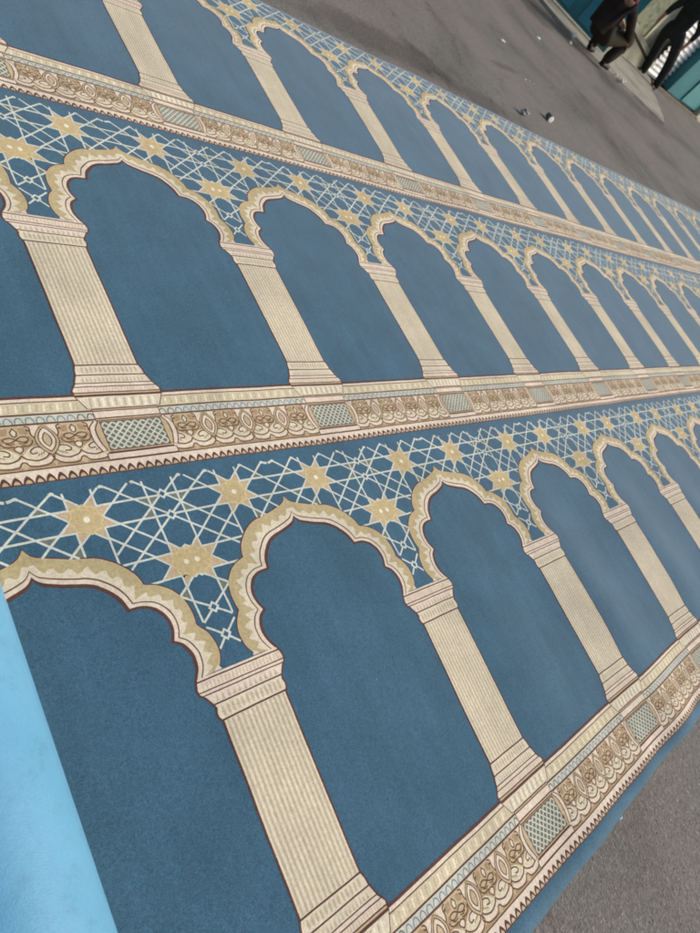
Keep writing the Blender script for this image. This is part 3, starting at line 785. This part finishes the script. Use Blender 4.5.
# --- person crouching in dark clothes in front of the teal leaf
def croucher():
    p = empty('person', (9.85, 6.95, .045))
    tag(p, 'person crouching on the pavement in loose dark brown clothes with a dull red scarf', 'person')
    J = {'pelvis': ((-.26, .02, .34), (.18, .17)), 'belly': ((-.31, .02, .52), (.165, .15)), 'chest': ((-.36, .02, .72), (.165, .14)), 'neckb': ((-.30, .02, .86), .075), 'neck': ((-.25, .02, .93), .055),
         'hl': ((-.20, .13, .32), .105), 'kl': ((.24, .20, .52), .072), 'al': ((.08, .18, .08), .050), 'tl': ((.26, .19, .035), .038),
         'hr': ((-.20, -.11, .32), .105), 'kr': ((.27, -.16, .50), .072), 'ar': ((.14, -.15, .08), .050), 'tr': ((.34, -.17, .035), .038),
         'sl': ((-.31, .20, .80), .062), 'el': ((-.02, .27, .62), .050), 'wl': ((.30, .20, .56), .033),
         'sr': ((-.31, -.16, .80), .062), 'er': ((-.06, -.25, .56), .050), 'wr': ((.20, -.20, .44), .033)}
    E = [('pelvis', 'belly'), ('belly', 'chest'), ('chest', 'neckb'), ('neckb', 'neck'), ('pelvis', 'hl'), ('hl', 'kl'), ('kl', 'al'), ('al', 'tl'),
         ('pelvis', 'hr'), ('hr', 'kr'), ('kr', 'ar'), ('ar', 'tr'), ('chest', 'sl'), ('sl', 'el'), ('el', 'wl'), ('chest', 'sr'), ('sr', 'er'), ('er', 'wr')]
    Jb = dict(J); Eb = list(E)
    slim(Jb)
    hand_chain(Jb, Eb, 'wl', 'hl_', (1, -.2, -.3), (0, .2, 1), 1); hand_chain(Jb, Eb, 'wr', 'hr_', (.5, -.1, -.8), (.8, -.2, .5), -1)
    skin_mesh('body', Jb, Eb, skinm, p, 'pelvis')
    g = lambda n, k: (J[n][0], tuple(a*k for a in J[n][1]) if isinstance(J[n][1], tuple) else J[n][1]*k)
    T = {'pelvis': ((-.30, .02, .34), (.21, .20)), 'waist': g('belly', 1.15)}
    T.update({n: g(n, 1.35) for n in ('hl', 'hr', 'kl', 'kr')}); T['al'] = ((.08, .18, .06), .085); T['ar'] = ((.14, -.15, .06), .088)
    skin_mesh('trousers', T, [('pelvis', 'waist'), ('pelvis', 'hl'), ('hl', 'kl'), ('kl', 'al'), ('pelvis', 'hr'), ('hr', 'kr'), ('kr', 'ar')], olivem, p, 'pelvis')
    K_ = {'tail': ((-.37, .02, .28), (.20, .19)), 'hip': ((-.37, .02, .40), (.22, .20)), 'belly': ((-.37, .02, .56), (.19, .18)), 'chest': ((-.36, .02, .73), (.18, .165)), 'neckb': g('neckb', 1.15),
          'lap': ((-.02, .02, .42), (.20, .16)), 'lap2': ((.16, -.02, .34), (.13, .15))}
    for n in ('sl', 'el', 'sr', 'er'): K_[n] = g(n, 1.4)
    K_['cl'] = ((.26, .215, .57), .046); K_['cr'] = ((.17, -.21, .47), .048)
    skin_mesh('robe', K_, [('tail', 'hip'), ('hip', 'belly'), ('belly', 'chest'), ('chest', 'neckb'), ('hip', 'lap'), ('lap', 'lap2'), ('chest', 'sl'), ('sl', 'el'), ('el', 'cl'), ('chest', 'sr'), ('sr', 'er'), ('er', 'cr')], dark1, p, 'belly')
    skin_mesh('scarf', {'a': ((-.29, .10, .88), .06), 'b': ((-.19, .0, .86), .07), 'c': ((-.27, -.10, .87), .06), 'd': ((-.37, .0, .91), .06), 'e': ((-.12, -.03, .76), .045)}, [('a', 'b'), ('b', 'c'), ('c', 'd'), ('b', 'e')], redm, p, 'b')
    for a, t in (('al', 'tl'), ('ar', 'tr')):
        A_ = Vector(J[a][0]); T_ = Vector(J[t][0])
        skin_mesh('shoe', {'h': (tuple(A_+Vector((-.05, 0, -.038))), .042), 'm': (tuple(A_+Vector((.08, 0, -.038))), .046), 't': (tuple(T_+Vector((.02, 0, .003))), .038), 'u': (tuple(A_+Vector((0, 0, .035))), .064)}, [('h', 'm'), ('m', 't'), ('h', 'u')], shoem, p, 'h')
    head_parts(p, (-.25, .02, .93), (1, -.15, -.25), (.22, 0, 1), hairm)
croucher()

# ------------------------------------------------------------------ litter
paper = plain_mat('white_paper', (222, 220, 216), .8, .05, 30)
greyp = plain_mat('grey_plastic', (138, 136, 134), .6, .15, 40)
tin = plain_mat('dark_tin', (78, 75, 66), .45, .3, 60, .5)
palebl = plain_mat('pale_blue_scrap', (168, 208, 216), .6, .06, 40)
def crumple(name, loc, size, mat, label, cat, seed, flat=.45):
    bm = bmesh.new(); r = bmesh.ops.create_icosphere(bm, subdivisions=3, radius=1)
    o3 = Vector((seed*3.1, seed*1.7, seed))
    lo = 9
    for v in r['verts']:
        k = .75+.55*noise.noise(v.co*1.7+o3)+.25*noise.noise(v.co*4.5+o3)
        v.co = Vector((v.co.x*k*size[0], v.co.y*k*size[1], v.co.z*k*size[2])); lo = min(lo, v.co.z)
    for v in r['verts']: v.co.z -= lo
    o = mesh_obj(name, bm, mat); o.location = loc; tag(o, label, cat); return o
# tin cup with handle lying on its side
cup = empty('tin_cup', (5.43, 4.15, 0), -1.85); cup.scale = (.72, .72, .72); tag(cup, 'dark tin cup with a bright lid lying on the asphalt near the carpet edge', 'cup')
bm = bmesh.new(); M0 = Matrix.Translation((0, 0, .042)) @ Matrix.Rotation(math.radians(90), 4, 'Y')
prof = [(.0, -.05), (.034, -.05), (.036, -.046), (.038, 0), (.040, .046), (.0405, .05), (.037, .05), (.034, .0), (.0, -.044)]
prev = None
for r_, z_ in prof:
    ring = [bm.verts.new(M0 @ Vector((r_*math.cos(a), r_*math.sin(a), z_))) for a in np.linspace(0, 2*math.pi, 20, endpoint=False)]
    if prev:
        for k in range(20): bm.faces.new((prev[k], prev[(k+1) % 20], ring[(k+1) % 20], ring[k]))
    prev = ring
bmesh.ops.remove_doubles(bm, verts=bm.verts, dist=1e-5); mesh_obj('cup_body', bm, tin, cup, True)
bm = bmesh.new(); bmesh.ops.create_uvsphere(bm, u_segments=20, v_segments=10, radius=.041, matrix=Matrix.Translation((.052, 0, .042)) @ Matrix.Diagonal((.16, 1, 1, 1)))
mesh_obj('lid', bm, paper, cup, True)
bm = bmesh.new(); path = crom([(-.03, .036, .05), (-.03, .066, .06), (.0, .078, .062), (.03, .066, .06), (.03, .038, .05)], 4)
prev = None
for k, q in enumerate(path):
    q = Vector(q); t = Vector(path[min(k+1, len(path)-1)])-Vector(path[max(0, k-1)]); t.normalize(); n1 = t.orthogonal().normalized(); n2 = t.cross(n1)
    ring = [bm.verts.new(q+n1*.005*math.cos(a)+n2*.005*math.sin(a)) for a in np.linspace(0, 2*math.pi, 8, endpoint=False)]
    if prev:
        for j in range(8): bm.faces.new((prev[j], prev[(j+1) % 8], ring[(j+1) % 8], ring[j]))
    prev = ring
mesh_obj('handle', bm, tin, cup, True)
crumple('crumpled_bag', (4.80, 3.99, 0), (.05, .035, .035), greyp, 'crumpled grey plastic bag by the carpet edge left of the tin cup', 'bag', 1)
crumple('paper_scrap', (5.81, 5.39, 0), (.045, .02, .012), paper, 'bright white paper scrap alone in the middle of the road', 'paper scrap', 2)
crumple('paper_scrap', (7.54, 6.28, 0), (.05, .02, .008), paper, 'thin flat pale paper scrap beyond the bright one toward the pavement', 'paper scrap', 3)
crumple('paper_cup', (9.40, 7.12, .045), (.035, .03, .045), paper, 'white crushed cup on the kerb beside the teal door leaf', 'cup', 4)
crumple('paper_scrap', (9.24, 6.98, 0), (.03, .025, .02), paper, 'small white paper ball just below the crushed cup at the kerb', 'paper scrap', 5)
crumple('paper_scrap', (10.52, 6.78, .045), (.028, .03, .028), paper, 'white paper ball right behind the shoe of the crouching person', 'paper scrap', 6)
crumple('crushed_box', (10.78, 6.76, .045), (.05, .04, .035), paper, 'crushed white box on the pavement edge right of the crouching person', 'box', 8)
crumple('plastic_scrap', (1.03, -.262, .004), (.010, .007, .006), palebl, 'pale blue plastic scrap against the near carpet edge', 'plastic scrap', 9)
# tiny white bits scattered near the cup
for k in range(3):
    x = 5.66+k*.09+random.uniform(-.02, .02); y = 4.80-.02*k*k/4+random.uniform(-.04, .04)
    bm = bmesh.new(); bmesh.ops.create_icosphere(bm, subdivisions=2, radius=1, matrix=Matrix.Translation((0, 0, .006)) @ Matrix.Diagonal((random.uniform(.006, .012), random.uniform(.005, .008), .006, 1)))
    o = mesh_obj('paper_bit', bm, paper, None, True); o.location = (x, y, 0); o.rotation_euler = (0, 0, k)
    tag(o, 'tiny white bit of torn paper on the asphalt just beyond the tin cup', 'paper bit', 'tiny white bits beyond the tin cup')
# loose grit over the street
bm = bmesh.new()
rg = random.Random(3)
for k in range(1000):
    if k < 750: x = rg.uniform(.3, 3.2); y = rg.uniform(-1.5, -.29)
    else: x = rg.uniform(0, 11); y = rg.uniform(3.80, 8)
    r_ = rg.uniform(.0012, .0032) if k < 750 else rg.uniform(.002, .006)
    m_ = Matrix.Translation((x, y, r_*.3)) @ Matrix.Rotation(rg.uniform(0, 6), 4, 'Z') @ Matrix.Diagonal((1, rg.uniform(.5, 1), .6, 1))
    bmesh.ops.create_icosphere(bm, subdivisions=1, radius=r_, matrix=m_)
grit = mesh_obj('grit', bm, plain_mat('grit', (146, 142, 132), .9, .3, 60)); tag(grit, 'loose pale grit on the asphalt', 'grit', kind='stuff')

# ------------------------------------------------------------------ light
w = bpy.data.worlds.new('World'); bpy.context.scene.world = w; w.use_nodes = True
nt = w.node_tree; bg = nt.nodes['Background']
sky = nt.nodes.new('ShaderNodeTexSky'); sky.sky_type = 'NISHITA'; sky.sun_disc = False
EL, AZ = math.radians(36), math.radians(-38)          # direction the sun stands in, azimuth from +X
sky.sun_elevation = EL; sky.sun_rotation = math.pi/2-AZ
sky.air_density = 1.0; sky.dust_density = 3.0
nt.links.new(sky.outputs[0], bg.inputs[0]); bg.inputs[1].default_value = 0.155
sd = bpy.data.lights.new('sun', 'SUN'); sd.energy = 2.7; sd.angle = math.radians(28); sd.color = (1.0, .93, .82)
so = bpy.data.objects.new('sun', sd); link(so)
dv = Vector((math.cos(EL)*math.cos(AZ), math.cos(EL)*math.sin(AZ), math.sin(EL)))
so.rotation_euler = (-dv).to_track_quat('-Z', 'Y').to_euler()

# ------------------------------------------------------------------ camera
cam = bpy.data.cameras.new('camera'); co_ = bpy.data.objects.new('camera', cam); link(co_)
right = Vector((0.67900628, -0.43968401, 0.58790172)); down = Vector((-0.12207002, -0.85728327, -0.50016427)); fwd = Vector((0.72391255, 0.26784951, -0.63577296))
Mc = Matrix((right, -down, -fwd)).transposed().to_4x4(); Mc.translation = Vector((-1.24874667, 0.6408636, 1.9451665))*S
co_.matrix_world = Mc
cam.sensor_fit = 'VERTICAL'; cam.sensor_height = 36; cam.lens = 36*682.502/933
cam.dof.use_dof = True; cam.dof.focus_distance = 1.75; cam.dof.aperture_fstop = 6.0
cam.clip_start = .02; cam.clip_end = 2000
sc = bpy.context.scene; sc.camera = co_; sc.cycles.filter_width = 1.8
sc.view_settings.view_transform = 'Standard'; sc.view_settings.look = 'None'; sc.view_settings.exposure = 0; sc.view_settings.gamma = 1
